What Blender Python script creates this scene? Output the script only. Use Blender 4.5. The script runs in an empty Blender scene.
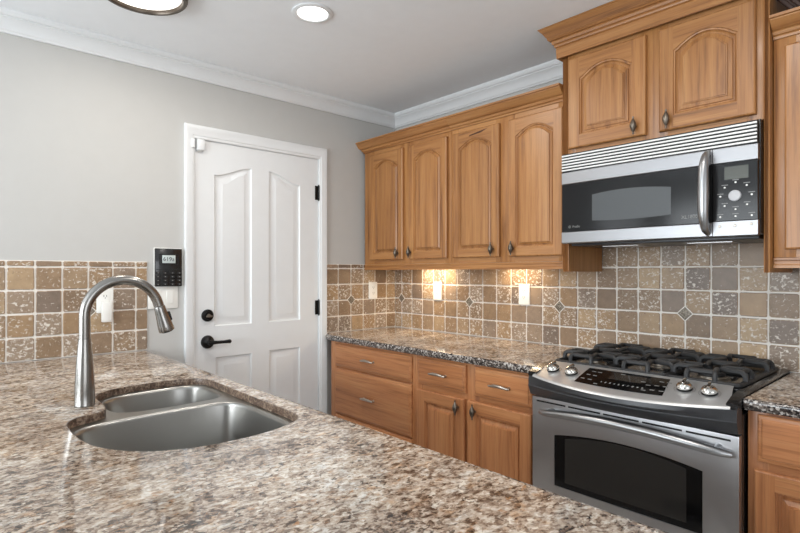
import bpy, bmesh, math, random
from mathutils import Vector, Matrix
from mathutils.geometry import tessellate_polygon
random.seed(7)
PI = math.pi
S = bpy.context.scene
COL = S.collection

# ------------------------------------------------------------------ camera
cam_d = bpy.data.cameras.new('camera')
cam = bpy.data.objects.new('camera', cam_d)
COL.objects.link(cam)
S.camera = cam
cam_d.sensor_width = 36.0
cam_d.lens = 36.0 * 526.6 / 800.0
cam_d.shift_y = 5.5 / 800.0
cam_d.clip_start = 0.02
cam.location = (2.8585, -2.5494, 1.311)
cam.rotation_euler = (PI / 2, 0, math.radians(47.763))

# ------------------------------------------------------------------ world, daylight, exposure
W = bpy.data.worlds.new('world')
S.world = W
W.use_nodes = True
wb = W.node_tree.nodes['Background']
wb.inputs[0].default_value = (0.80, 0.90, 1.0, 1)
wb.inputs[1].default_value = 1.6

def area(name, loc, rot, sx, sy, power, col):
    l = bpy.data.lights.new(name, 'AREA')
    l.shape = 'RECTANGLE'
    l.size, l.size_y = sx, sy
    l.energy = power
    l.color = col
    o = bpy.data.objects.new(name, l)
    COL.objects.link(o)
    o.location = loc
    o.rotation_euler = rot
    return o
# daylight through unseen windows behind the camera; the side-wall pair is added for light
area('daylight_front', (1.5, -5.16, 1.5), (PI / 2, 0, 0), 2.2, 1.25, 88, (0.90, 0.96, 1.0))
area('daylight_left', (0.04, -4.1, 1.45), (0, -PI / 2, 0), 1.25, 1.4, 20, (0.93, 0.97, 1.0))
area('daylight_right', (5.16, -2.6, 1.45), (0, PI / 2, 0), 1.3, 2.2, 20, (0.97, 0.98, 1.0))

S.view_settings.view_transform = 'Standard'
S.view_settings.look = 'None'
S.view_settings.gamma = 1.0
S.view_settings.use_curve_mapping = False
S.view_settings.exposure = 0.0

# ------------------------------------------------------------------ materials
def srgb(r, g, b):
    f = lambda c: (c / 255 / 12.92) if c / 255 <= 0.04045 else ((c / 255 + 0.055) / 1.055) ** 2.4
    return (f(r), f(g), f(b), 1)

class NT:
    def __init__(s, name):
        s.m = bpy.data.materials.new(name)
        s.m.use_nodes = True
        s.t = s.m.node_tree
        s.p = s.t.nodes['Principled BSDF']
    def n(s, typ, **kw):
        nd = s.t.nodes.new('ShaderNode' + typ)
        for k, v in kw.items():
            setattr(nd, k, v)
        return nd
    def l(s, a, b):
        s.t.links.new(a, b)
    def val(s, key, v):
        s.p.inputs[key].default_value = v
    def math(s, op, a, b=None, clamp=False):
        nd = s.n('Math', operation=op, use_clamp=clamp)
        for i, x in enumerate((a, b)):
            if x is None: continue
            if isinstance(x, (int, float)): nd.inputs[i].default_value = x
            else: s.l(x, nd.inputs[i])
        return nd.outputs[0]
    def ramp(s, fac, stops, interp='LINEAR'):
        nd = s.n('ValToRGB')
        cr = nd.color_ramp
        cr.interpolation = interp
        while len(cr.elements) < len(stops): cr.elements.new(0.5)
        for e, (p, c) in zip(cr.elements, stops):
            e.position = p
            e.color = c if not isinstance(c, (int, float)) else (c, c, c, 1)
        s.l(fac, nd.inputs[0])
        return nd.outputs[0]
    def mix(s, fac, a, b, mode='MIX'):
        nd = s.n('Mix', data_type='RGBA', blend_type=mode)
        for sock, x in ((nd.inputs[0], fac), (nd.inputs[6], a), (nd.inputs[7], b)):
            if isinstance(x, (int, float)): sock.default_value = x
            elif isinstance(x, tuple): sock.default_value = x
            else: s.l(x, sock)
        return nd.outputs[2]
    def noise(s, vec, scale, detail=4, rough=0.55, dist=0.0):
        nd = s.n('TexNoise')
        nd.inputs['Scale'].default_value = scale
        nd.inputs['Detail'].default_value = detail
        nd.inputs['Roughness'].default_value = rough
        nd.inputs['Distortion'].default_value = dist
        if vec is not None: s.l(vec, nd.inputs['Vector'])
        return nd.outputs['Fac']
    def coords(s, scale=(1, 1, 1), rot=(0, 0, 0), jitter=0.0):
        tc = s.n('TexCoord')
        v = tc.outputs['Object']
        if jitter:
            oi = s.n('ObjectInfo')
            k = s.n('Vector' + 'Math', operation='SCALE')
            cb = s.n('CombineXYZ')
            s.l(oi.outputs['Random'], cb.inputs[0])
            s.l(s.math('FRACT', s.math('MULTIPLY', oi.outputs['Random'], 7.31)), cb.inputs[1])
            s.l(s.math('FRACT', s.math('MULTIPLY', oi.outputs['Random'], 17.7)), cb.inputs[2])
            s.l(cb.outputs[0], k.inputs[0])
            k.inputs['Scale'].default_value = jitter
            ad = s.n('VectorMath', operation='ADD')
            s.l(v, ad.inputs[0]); s.l(k.outputs[0], ad.inputs[1])
            v = ad.outputs[0]
        mp = s.n('Mapping')
        mp.inputs['Scale'].default_value = scale
        mp.inputs['Rotation'].default_value = rot
        s.l(v, mp.inputs['Vector'])
        return mp.outputs[0]
    def bump(s, h, strength, dist=0.002):
        b = s.n('Bump')
        b.inputs['Strength'].default_value = strength
        b.inputs['Distance'].default_value = dist
        s.l(h, b.inputs['Height'])
        s.l(b.outputs[0], s.p.inputs['Normal'])

def plain(name, col, rough=0.5, metal=0.0, coat=0.0, spec=None, var=0.0):
    k = NT(name)
    k.val('Roughness', rough); k.val('Metallic', metal)
    if coat: k.val('Coat Weight', coat)
    if spec is not None: k.val('Specular IOR Level', spec)
    n = k.noise(k.coords(), 14, 3)
    lo = tuple(c * (1 - var) for c in col[:3]) + (1,)
    hi = tuple(min(1, c * (1 + var)) for c in col[:3]) + (1,)
    k.l(k.ramp(n, [(0.3, lo), (0.7, hi)]), k.p.inputs['Base Color'])
    return k.m

def glow(name, col, strength):
    k = NT(name)
    k.val('Base Color', (0.8, 0.8, 0.8, 1))
    k.val('Emission Color', col); k.val('Emission Strength', strength)
    return k.m

def wood(name, dark, mid, light, horiz):
    k = NT(name)
    ax = lambda a, b: (b, a, a) if horiz else (a, a, b)
    n1 = k.noise(k.coords(ax(34, 1.3), jitter=9.0), 1.0, 5, 0.62, 0.35)
    n2 = k.noise(k.coords(ax(230, 6), jitter=5.0), 1.0, 3, 0.6, 0.1)
    n3 = k.noise(k.coords(ax(7, .9), jitter=3.0), 1.0, 2, 0.5, 0.8)
    base = k.ramp(n1, [(0.30, dark), (0.46, mid), (0.70, light)])
    pore = k.ramp(n2, [(0.36, 0.74), (0.46, 1.0)])
    c = k.mix(0.7, base, pore, 'MULTIPLY')
    c = k.mix(0.40, c, k.ramp(n3, [(0.3, (0.80, 0.74, 0.70, 1)), (0.65, (1.10, 1.08, 1.04, 1))]), 'MULTIPLY')
    oi = k.n('ObjectInfo')
    c = k.mix(1.0, c, k.ramp(oi.outputs['Random'], [(0.0, (0.94, 0.93, 0.91, 1)), (1.0, (1.06, 1.05, 1.03, 1))]), 'MULTIPLY')
    k.l(c, k.p.inputs['Base Color'])
    k.val('Roughness', 0.40)
    k.val('Coat Weight', 0.15); k.val('Coat Roughness', 0.25)
    k.bump(n2, 0.10, 0.001)
    return k.m

def bronze_inset():
    k = NT('bronze_inset')
    n = k.noise(k.coords(), 190, 3, 0.7)
    k.l(k.ramp(n, [(0.38, srgb(78, 70, 60)), (0.52, srgb(128, 118, 104)), (0.64, srgb(172, 164, 152))]), k.p.inputs['Base Color'])
    k.val('Roughness', 0.42); k.val('Metallic', 0.35)
    k.bump(n, 0.5, 0.002)
    return k.m

M = {}
hd, hm, hl = srgb(120, 77, 40), srgb(162, 111, 63), srgb(181, 132, 81)
M['wood_v'] = wood('honey_oak_vertical', hd, hm, hl, False)
M['wood_h'] = wood('honey_oak_horizontal', hd, hm, hl, True)
ld, lm, ll = srgb(138, 86, 52), srgb(178, 118, 75), srgb(194, 138, 92)
M['low_v'] = wood('maple_vertical', ld, lm, ll, False)
M['low_h'] = wood('maple_horizontal', ld, lm, ll, True)
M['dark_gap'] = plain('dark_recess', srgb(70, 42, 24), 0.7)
M['scratch'] = plain('dark_scratch', srgb(70, 38, 18), 0.7)
M['wall'] = plain('warm_grey_wall_paint', srgb(193, 192, 189), 0.85, var=0.01)
M['ceil'] = plain('ceiling_paint', srgb(240, 243, 246), 0.9, var=0.01)
M['white'] = plain('white_gloss_paint', srgb(229, 231, 232), 0.38, var=0.01)
M['plastic'] = plain('white_plastic', srgb(238, 237, 232), 0.35, var=0.005)
M['plastic_grey'] = plain('grey_slot', srgb(70, 66, 62), 0.5)
M['black_metal'] = plain('black_iron_finish', srgb(26, 25, 25), 0.38, 0.6, var=0.1)
M['black'] = plain('black_enamel', srgb(28, 28, 29), 0.22, coat=0.4, var=0.05)
M['black_matte'] = plain('black_matte', srgb(12, 12, 12), 0.6)
M['apron'] = plain('charcoal_metal', srgb(58, 58, 60), 0.32, 0.3, var=0.05)
M['glass_black'] = plain('black_glass', srgb(15, 15, 16), 0.09, spec=0.38)
M['dial_grey'] = plain('dial_grey', srgb(188, 188, 190), 0.45)
M['mw_glass'] = plain('microwave_glass', srgb(30, 30, 31), 0.14, spec=0.22)
M['glass_grey'] = plain('smoked_glass', srgb(80, 83, 85), 0.4, spec=0.3)
M['glass_oven'] = plain('oven_glass', srgb(46, 44, 42), 0.05, spec=0.6)
M['chrome'] = plain('chrome', srgb(225, 223, 218), 0.09, 1.0)
M['pewter'] = plain('antique_pewter', srgb(146, 138, 128), 0.34, 0.9, var=0.35)
M['old_pewter'] = plain('old_pewter', srgb(112, 103, 93), 0.38, 0.9, var=0.4)
M['bronze'] = plain('dark_bronze', srgb(92, 84, 76), 0.35, 0.9, var=0.2)
M['lcd'] = plain('lcd_screen', srgb(196, 206, 205), 0.3)
M['lcd_dark'] = plain('display_olive', srgb(58, 60, 50), 0.25)
M['ink'] = plain('dark_print', srgb(40, 44, 46), 0.5)
M['pale_ink'] = plain('pale_print', srgb(190, 190, 186), 0.4)
M['ink_grey'] = plain('grey_print', srgb(130, 130, 128), 0.4)
M['grout'] = plain('grout', srgb(232, 226, 218), 0.85, var=0.04)
M['diamond'] = bronze_inset()
M['lamp_glass'] = glow('frosted_lamp_glass', (1.0, 0.93, 0.85, 1), 1.5)
M['lens'] = glow('downlight_lens', (1.0, 0.98, 0.95, 1), 3.0)
M['puck'] = glow('puck_lens', (1.0, 0.80, 0.55, 1), 6.0)
M['greige'] = plain('greige_panel', srgb(150, 144, 136), 0.5)  # unseen peninsula panels; neutral tone chosen for the reflection in the oven steel
M['basket'] = plain('dark_stained_wood', srgb(66, 46, 38), 0.6, var=0.25)
M['basket_in'] = plain('brown_weave', srgb(120, 104, 96), 0.7, var=0.2)

def iron():
    k = NT('cast_iron')
    k.val('Base Color', srgb(50, 50, 51)); k.val('Roughness', 0.5); k.val('Metallic', 0.2)
    k.bump(k.noise(k.coords(), 220, 2), 0.25, 0.001)
    return k.m
M['iron'] = iron()

def steel(name, col, r0, r1, scl):
    k = NT(name)
    k.val('Metallic', 1.0)
    n = k.noise(k.coords(scl), 1.0, 4)
    k.l(k.ramp(n, [(0.3, tuple(c * 0.97 for c in col[:3]) + (1,)), (0.7, col)]), k.p.inputs['Base Color'])
    k.l(k.ramp(n, [(0.3, r0), (0.7, r1)]), k.p.inputs['Roughness'])
    return k.m
M['steel'] = steel('brushed_stainless', srgb(198, 198, 200), 0.30, 0.38, (1.5, 1.5, 500))
M['panel_steel'] = plain('satin_panel_steel', srgb(205, 205, 205), 0.42, 0.75, var=0.01)
M['silver'] = plain('silver_paint', srgb(226, 226, 224), 0.5, 0.2, var=0.01)
M['mw_steel'] = plain('microwave_stainless', srgb(150, 150, 152), 0.40, 1.0, var=0.01)
M['satin'] = plain('satin_steel', srgb(166, 166, 167), 0.34, 1.0, var=0.01)
M['steel_sink'] = plain('sink_stainless', srgb(158, 156, 152), 0.33, 1.0, var=0.01)
M['nickel'] = plain('brushed_nickel', srgb(150, 147, 143), 0.24, 1.0, var=0.02)

def granite():
    k = NT('granite')
    v = k.coords((1.0, 0.62, 1.0), (0, 0, math.radians(38)))
    big = k.noise(v, 5.5, 4, 0.6, 0.5)
    mid = k.noise(v, 34, 6, 0.74, 0.2)
    fine = k.noise(v, 120, 3, 0.7)
    vo = k.n('TexVoronoi'); vo.inputs['Scale'].default_value = 120
    k.l(v, vo.inputs['Vector'])
    sep = k.n('SeparateColor'); k.l(vo.outputs['Color'], sep.inputs[0])
    vo2 = k.n('TexVoronoi'); vo2.inputs['Scale'].default_value = 190
    k.l(k.coords((1, .8, 1), (0, 0, .5)), vo2.inputs['Vector'])
    sep2 = k.n('SeparateColor'); k.l(vo2.outputs['Color'], sep2.inputs[0])
    cen = lambda x, w: k.math('MULTIPLY', k.math('SUBTRACT', x, 0.5), w)
    t = k.math('ADD', cen(big, 0.95), 0.5)
    t = k.math('ADD', t, cen(mid, 1.35))
    t = k.math('ADD', t, cen(fine, 0.30))
    t = k.math('ADD', t, cen(sep.outputs[0], 0.34))
    t = k.math('ADD', t, cen(sep2.outputs[1], 0.30))
    c = k.ramp(t, [(0.08, srgb(40, 34, 31)), (0.22, srgb(86, 70, 59)), (0.35, srgb(130, 110, 95)),
                   (0.50, srgb(166, 149, 133)), (0.70, srgb(194, 181, 166)), (0.95, srgb(226, 220, 212))])
    grey = k.ramp(k.noise(v, 22, 3), [(0.52, 0.0), (0.62, 0.6)])
    c = k.mix(grey, c, k.mix(1.0, c, (0.80, 0.86, 0.93, 1), 'MULTIPLY'))
    rust = k.ramp(k.noise(k.coords((1, .7, 1), (0, 0, .9)), 34, 4, 0.65), [(0.56, 0.0), (0.66, 0.6)])
    c = k.mix(rust, c, k.mix(1.0, c, (1.0, 0.74, 0.50, 1), 'MULTIPLY'))
    def flakes(scale, rot, lo, hi, zone, rgb, amt, c):
        wx = k.n('CombineXYZ')
        k.l(k.noise(k.coords(), 55, 2), wx.inputs[0]); k.l(k.noise(k.coords((1, 1, 1), (0, 0, 1.3)), 55, 2), wx.inputs[1])
        ws = k.n('VectorMath', operation='SCALE'); ws.inputs['Scale'].default_value = 0.016
        k.l(wx.outputs[0], ws.inputs[0])
        ad = k.n('VectorMath', operation='ADD')
        k.l(k.coords((1.0, 0.6, 1.0), (0, 0, math.radians(rot))), ad.inputs[0]); k.l(ws.outputs[0], ad.inputs[1])
        n = k.noise(ad.outputs[0], scale, 3, 0.62)
        m = k.math('MULTIPLY', k.ramp(n, [(lo, 0.0), (hi, amt)]), k.ramp(k.noise(k.coords((1, .5, 1), (0, 0, .66)), zone, 3), [(0.42, 0.15), (0.58, 1.0)]))
        return k.mix(m, c, rgb)
    c = flakes(95, 34, 0.585, 0.625, 7, srgb(52, 42, 36), 0.80, c)
    c = flakes(80, 42, 0.60, 0.635, 9, srgb(232, 224, 210), 0.75, c)
    c = flakes(70, 25, 0.625, 0.66, 6, srgb(170, 122, 80), 0.65, c)
    k.l(c, k.p.inputs['Base Color'])
    k.val('Roughness', 0.075)
    k.val('IOR', 1.62)
    return k.m
M['granite'] = granite()

def granite_edge():
    k = NT('granite_edge')
    v = k.coords()
    vo = k.n('TexVoronoi'); vo.inputs['Scale'].default_value = 150
    k.l(v, vo.inputs['Vector'])
    sep = k.n('SeparateColor'); k.l(vo.outputs['Color'], sep.inputs[0])
    t = k.math('ADD', k.math('MULTIPLY', sep.outputs[0], 0.55), k.math('MULTIPLY', k.noise(v, 60, 4), 0.5))
    c = k.ramp(t, [(0.25, srgb(32, 28, 27)), (0.45, srgb(70, 62, 58)), (0.6, srgb(122, 112, 105)), (0.8, srgb(196, 190, 184))])
    k.l(c, k.p.inputs['Base Color'])
    k.val('Roughness', 0.2)
    return k.m
M['granite_edge'] = granite_edge()
def granite_cut():
    k = NT('granite_cut_edge')
    t = k.math('ADD', k.math('MULTIPLY', k.noise(k.coords(), 110, 3, .7), 0.8), k.math('MULTIPLY', k.noise(k.coords(), 30, 3), 0.3))
    k.l(k.ramp(t, [(0.40, srgb(38, 28, 22)), (0.54, srgb(92, 70, 56)), (0.66, srgb(150, 132, 114))]), k.p.inputs['Base Color'])
    k.val('Roughness', 0.35)
    return k.m
M['granite_cut'] = granite_cut()

def tile():
    k = NT('tumbled_travertine')
    g = k.n('NewGeometry')
    r = g.outputs['Random Per Island']
    base = k.ramp(r, [(0.0, srgb(126, 105, 85)), (0.2, srgb(160, 132, 100)), (0.4, srgb(140, 118, 96)), (0.55, srgb(174, 148, 116)),
                      (0.7, srgb(134, 110, 86)), (0.85, srgb(154, 134, 114)), (1.0, srgb(116, 101, 90))])
    v = k.coords()
    cloud = k.noise(v, 22, 5, 0.65)
    c = k.mix(0.6, base, k.ramp(cloud, [(0.3, (0.72, 0.68, 0.64, 1)), (0.7, (1.22, 1.22, 1.2, 1))]), 'MULTIPLY')
    r2 = k.math('FRACT', k.math('MULTIPLY', r, 13.7))
    pit = k.noise(k.coords((1, 1, 1.25), (.3, .2, .1)), 68, 4, 0.62, 0.7)
    thr = k.ramp(r2, [(0.0, 0.68), (0.30, 0.60), (0.60, 0.555), (1.0, 0.52)])
    f = k.math('MULTIPLY', k.math('SUBTRACT', pit, thr), 14, True)
    c = k.mix(f, c, srgb(216, 207, 196))
    hole = k.noise(k.coords((1, 1, 1), (1, .5, .1)), 120, 2)
    c = k.mix(k.math('MULTIPLY', k.math('SUBTRACT', hole, 0.68), 12, True), c, srgb(84, 64, 50))
    k.l(c, k.p.inputs['Base Color'])
    k.val('Roughness', 0.42)
    k.bump(k.math('ADD', cloud, k.math('MULTIPLY', f, -0.6)), 0.3, 0.002)
    return k.m
M['tile'] = tile()

def floor_mat():
    k = NT('floor_planks')
    br = k.n('TexBrick')
    k.l(k.coords((1, 1, 1)), br.inputs['Vector'])
    br.inputs['Scale'].default_value = 1.0
    br.inputs['Brick Width'].default_value = 1.2
    br.inputs['Row Height'].default_value = 0.13
    br.inputs['Mortar Size'].default_value = 0.003
    br.inputs['Color1'].default_value = srgb(204, 203, 201)
    br.inputs['Color2'].default_value = srgb(194, 193, 191)
    br.inputs['Mortar'].default_value = srgb(120, 118, 114)
    n = k.noise(k.coords((3, 40, 1)), 1, 4)
    k.l(k.mix(0.5, br.outputs['Color'], k.ramp(n, [(0.3, 0.7), (0.7, 1.1)]), 'MULTIPLY'), k.p.inputs['Base Color'])
    k.val('Roughness', 0.3)
    return k.m
M['floor'] = floor_mat()

# ------------------------------------------------------------------ mesh helpers
def lin(a, b, t): return a + (b - a) * t

class MB:
    """collects geometry (world coordinates) for one mesh object"""
    def __init__(s): s.bm = bmesh.new()
    def _mat(s, faces, mi):
        for f in faces: f.material_index = mi
    def box(s, x0, x1, y0, y1, z0, z1, bev=0.0, mi=0, seg=2):
        vs = [s.bm.verts.new((x, y, z)) for x in (x0, x1) for y in (y0, y1) for z in (z0, z1)]
        q = [(0, 1, 3, 2), (4, 6, 7, 5), (0, 4, 5, 1), (2, 3, 7, 6), (0, 2, 6, 4), (1, 5, 7, 3)]
        fs = [s.bm.faces.new([vs[i] for i in f]) for f in q]
        s._mat(fs, mi)
        if bev > 0:
            es = set(e for f in fs for e in f.edges)
            r = bmesh.ops.bevel(s.bm, geom=list(es), offset=bev, segments=seg, profile=0.5, affect='EDGES')
            s._mat(r['faces'], mi)
        return s
    def rbox(s, c, size, rot, bev=0.0, mi=0):
        n0 = len(s.bm.verts)
        s.box(-size[0] / 2, size[0] / 2, -size[1] / 2, size[1] / 2, -size[2] / 2, size[2] / 2, bev, mi)
        s.bm.verts.ensure_lookup_table()
        mt = Matrix.Translation(c) @ rot.to_4x4()
        for v in s.bm.verts[n0:]: v.co = mt @ v.co
        return s
    def loops(s, loops, closed=True, cap0=False, cap1=False, mi=0, flip=False):
        rows = [[s.bm.verts.new(p) for p in lp] for lp in loops]
        n = len(rows[0])
        for a, b in zip(rows, rows[1:]):
            for i in range(n if closed else n - 1):
                j = (i + 1) % n
                f = [a[i], a[j], b[j], b[i]]
                s.bm.faces.new(f[::-1] if flip else f).material_index = mi
        if cap0: s.bm.faces.new(rows[0] if flip else rows[0][::-1]).material_index = mi
        if cap1: s.bm.faces.new(rows[-1][::-1] if flip else rows[-1]).material_index = mi
        return s
    def tube(s, path, rad, n=10, mi=0, cap=True, flat=1.0, up=(0, 0, 1)):
        """rad: number, list or (width, height) per point; flat squeezes along up"""
        path = [Vector(p) for p in path]
        m = len(path)
        rads = rad if isinstance(rad, (list, tuple)) else [rad] * m
        loops = []
        u = Vector(up)
        for i, p in enumerate(path):
            t = (path[min(i + 1, m - 1)] - path[max(i - 1, 0)]).normalized()
            a = t.cross(u)
            if a.length < 1e-4: a = t.cross(Vector((1, 0.01, 0)))
            a.normalize()
            b = a.cross(t).normalized()
            u = b
            r = rads[i]
            loops.append([p + a * (r * math.cos(2 * PI * k / n)) + b * (r * flat * math.sin(2 * PI * k / n)) for k in range(n)])
        return s.loops(loops, True, cap, cap, mi)
    def bar(s, path, w, h, mi=0, up=(0, 0, 1)):
        """rectangular bar with eased corners swept along a path"""
        path = [Vector(p) for p in path]
        m = len(path)
        u0 = Vector(up)
        sec = []
        e = min(w, h) * 0.28
        for sx, sy in ((1, 1), (-1, 1), (-1, -1), (1, -1)):
            cx, cy = sx * (w / 2 - e), sy * (h / 2 - e)
            sec += ([(cx + e, cy), (cx, cy + e)] if sx * sy > 0 and sx > 0 else
                    [(cx, cy + e), (cx - e, cy)] if sx < 0 and sy > 0 else
                    [(cx - e, cy), (cx, cy - e)] if sx < 0 else [(cx, cy - e), (cx + e, cy)])
        loops = []
        for i, p in enumerate(path):
            t = (path[min(i + 1, m - 1)] - path[max(i - 1, 0)]).normalized()
            a = t.cross(u0)
            if a.length < 1e-3: a = s._last
            a.normalize(); s._last = a.copy()
            b = a.cross(t).normalized()
            loops.append([p + a * q[0] + b * q[1] for q in sec])
        return s.loops(loops, True, True, True, mi)
    def lathe(s, c, prof, axis='z', n=28, mi=0, sx=1.0):
        """prof: list of (radius, height along axis)"""
        c = Vector(c)
        loops = []
        for r, h in prof:
            lp = []
            for k in range(n):
                a = 2 * PI * k / n
                u, v = r * math.cos(a), r * math.sin(a)
                d = {'z': (u, v, h), 'x': (h, u, v), '-y': (u, -h, v), 'y': (v, h, u), '-z': (v, u, -h)}[axis] if isinstance(axis, str) else None
                if d is None:
                    d = axis @ Vector((u, v, h))
                lp.append(c + Vector(d))
            loops.append(lp)
        return s.loops(loops, True, True, True, mi)
    def poly(s, pts, mi=0):
        s.bm.faces.new([s.bm.verts.new(p) for p in pts]).material_index = mi
        return s
    def holed(s, outer, holes, z, mi=0, up=True):
        ls = [[Vector((p[0], p[1], 0)) for p in l] for l in [outer] + holes]
        flat = [s.bm.verts.new((p.x, p.y, z)) for l in ls for p in l]
        for t in tessellate_polygon(ls):
            a, b, c = (flat[i] for i in t)
            nz = (b.co - a.co).cross(c.co - a.co).z
            if abs(nz) < 1e-12: continue
            f = [a, b, c] if (nz > 0) == up else [a, c, b]
            try: s.bm.faces.new(f).material_index = mi
            except ValueError: pass
        return s
    def build(s, name, mats, root=None, weld=True, ang=35, recalc=False):
        if weld: bmesh.ops.remove_doubles(s.bm, verts=s.bm.verts, dist=1e-6)
        if recalc: bmesh.ops.recalc_face_normals(s.bm, faces=s.bm.faces)
        me = bpy.data.meshes.new(name)
        off = Vector((0, 0, 0))
        if root is not None:
            r = root
            while r is not None:
                off += Vector(r.location); r = r.parent
            bmesh.ops.translate(s.bm, verts=s.bm.verts, vec=-off)
        s.bm.to_mesh(me); s.bm.free()
        for m in (mats if isinstance(mats, (list, tuple)) else [mats]): me.materials.append(M[m])
        for p in me.polygons: p.use_smooth = True
        me.set_sharp_from_angle(angle=math.radians(ang))
        o = bpy.data.objects.new(name, me)
        COL.objects.link(o)
        if root is not None: o.parent = root
        return o

def tag(o, label=None, cat=None, group=None, kind=None):
    for k, v in (('label', label), ('category', cat), ('group', group), ('kind', kind)):
        if v: o[k] = v
    return o
def thing(name, label, cat, loc, group=None):
    o = bpy.data.objects.new(name, None)
    COL.objects.link(o)
    o.location = loc
    o.empty_display_size = 0.05
    return tag(o, label, cat, group)
def struct(name, mb, mats, **k):
    return tag(mb.build(name, mats, **k), kind='structure')

def text_mesh(mb, txt, size, mat4, mi=0, depth=0.0004, align='CENTER'):
    cu = bpy.data.curves.new('t', 'FONT')
    cu.body = txt; cu.size = size; cu.extrude = depth
    cu.align_x = align; cu.align_y = 'CENTER'
    o = bpy.data.objects.new('t', cu)
    COL.objects.link(o)
    dg = bpy.context.evaluated_depsgraph_get()
    me = bpy.data.meshes.new_from_object(o.evaluated_get(dg))
    me.transform(mat4)
    n0 = len(mb.bm.faces)
    mb.bm.from_mesh(me)
    mb.bm.faces.ensure_lookup_table()
    for f in mb.bm.faces[n0:]: f.material_index = mi
    bpy.data.objects.remove(o); bpy.data.curves.remove(cu); bpy.data.meshes.remove(me)
def face_y(x, y, z):          # text lying on a plane that faces -Y
    return Matrix.Translation((x, y, z)) @ Matrix.Rotation(PI / 2, 4, 'X')
def face_x(x, y, z):          # text lying on a plane that faces +X
    return Matrix.Translation((x, y, z)) @ Matrix.Rotation(PI / 2, 4, 'Z') @ Matrix.Rotation(PI / 2, 4, 'X')

# ------------------------------------------------------------------ room shell
RX, RY, CH = 5.2, -5.2, 2.438
struct('floor', MB().box(-0.1, RX + 0.1, RY - 0.1, 0.1, -0.1, 0), 'floor')
struct('ceiling', MB().box(-0.1, RX + 0.1, RY - 0.1, 0.1, CH, CH + 0.1), 'ceil')
DY0, DY1, DZ = -1.468, -0.652, 2.047         # door opening
w = MB()
w.box(-0.12, 0, DY1, 0.1, 0, CH).box(-0.12, 0, -3.4, DY0, 0, CH).box(-0.12, 0, DY0, DY1, DZ, CH)
w.box(-0.12, 0, -4.8, -3.4, 0, 0.82).box(-0.12, 0, -4.8, -3.4, 2.08, CH).box(-0.12, 0, RY, -4.8, 0, CH)
struct('wall_left', w, 'wall')
struct('wall_back', MB().box(-0.12, RX + 0.1, 0, 0.12, 0, CH), 'wall')
w = MB()
w.box(-0.12, .4, RY - 0.1, RY, 0, CH).box(2.6, RX + .1, RY - 0.1, RY, 0, CH)
w.box(.4, 2.6, RY - 0.1, RY, 0, 0.87).box(.4, 2.6, RY - 0.1, RY, 2.13, CH)
struct('wall_front', w, 'wall')
w = MB()
w.box(RX, RX + .1, -1.5, 0, 0, CH).box(RX, RX + .1, RY, -3.7, 0, CH)
w.box(RX, RX + .1, -3.7, -1.5, 0, 0.8).box(RX, RX + .1, -3.7, -1.5, 2.1, CH)
struct('wall_right', w, 'wall')
# frames of the unseen windows; left and right ones added to let light in
f = MB()
for x in (.4, 1.47, 2.54): f.box(x, x + .06, RY - .07, RY - .02, 0.87, 2.13)
for z in (0.87, 1.47, 2.07): f.box(.46, 2.54, RY - .068, RY - .022, z, z + .06)
struct('window_1', f, 'white')
f = MB()
for y in (-3.7, -2.63, -1.56): f.box(RX + .02, RX + .07, y, y + .06, 0.8, 2.1)
for z in (0.8, 1.42, 2.04): f.box(RX + .022, RX + .068, -3.64, -1.56, z, z + .06)
struct('window_2', f, 'white')
f = MB()
for y in (-4.8, -4.13, -3.46): f.box(-.07, -.02, y, y + .06, 0.82, 2.08)
for z in (0.82, 1.42, 2.02): f.box(-.068, -.022, -4.74, -3.46, z, z + .06)
struct('window_3', f, 'white')

# crown moulding: profile (distance from wall, z)
CP = [(0.0, 2.352), (0.012, 2.352), (0.014, 2.358), (0.020, 2.364), (0.024, 2.376), (0.034, 2.393), (0.046, 2.405),
      (0.050, 2.407), (0.050, 2.412), (0.058, 2.415), (0.064, 2.424), (0.066, 2.428), (0.066, 2.4379), (0.0, 2.4379)]
struct('trim_1', MB().loops([[(d, y, z) for d, z in CP] for y in (RY,)] + [[(d, -d if d > 0 else 0, z) for d, z in CP]], True, True, False, flip=False), 'white', recalc=True, ang=20)
struct('trim_2', MB().loops([[(d, -d, z) for d, z in CP]] + [[(1.555, -d, z) for d, z in CP]], True, False, True, flip=False), 'white', recalc=True, ang=20)

# door casing and jamb: profile (inner offset t from opening edge outward, protrusion)
KP = [(-0.002, 0.0), (-0.002, 0.009), (0.003, 0.012), (0.008, 0.012), (0.012, 0.016), (0.030, 0.018), (0.044, 0.021), (0.050, 0.020), (0.053, 0.014), (0.053, 0.0)]
mb = MB()
ys0, ys1, zt = -1.460, -0.660, 2.036
ls = []
for q in range(4):
    lp = []
    for t, p in KP:
        y = ys0 - t if q < 2 else ys1 + t
        z = 0.0 if q in (0, 3) else zt + t
        lp.append((p, y, z))
    ls.append(lp)
# raise the head a little wider
mb.loops([[(x, y, z + (max(0, z - 2.036) * .34 if q in (1, 2) else 0)) for x, y, z in lp] for q, lp in enumerate(ls)], False)
# jamb
mb.box(-0.115, -0.0005, -1.4675, -1.458, 0, 2.046).box(-0.115, -0.0005, -0.662, -0.6525, 0, 2.046).box(-0.115, -0.0005, -1.458, -0.662, 2.037, 2.046)
struct('trim_3', mb, 'white', recalc=True, ang=25)
struct('baseboard_left', MB().box(0, 0.014, RY, -2.66, 0, 0.12, 0.004), 'white')

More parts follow.
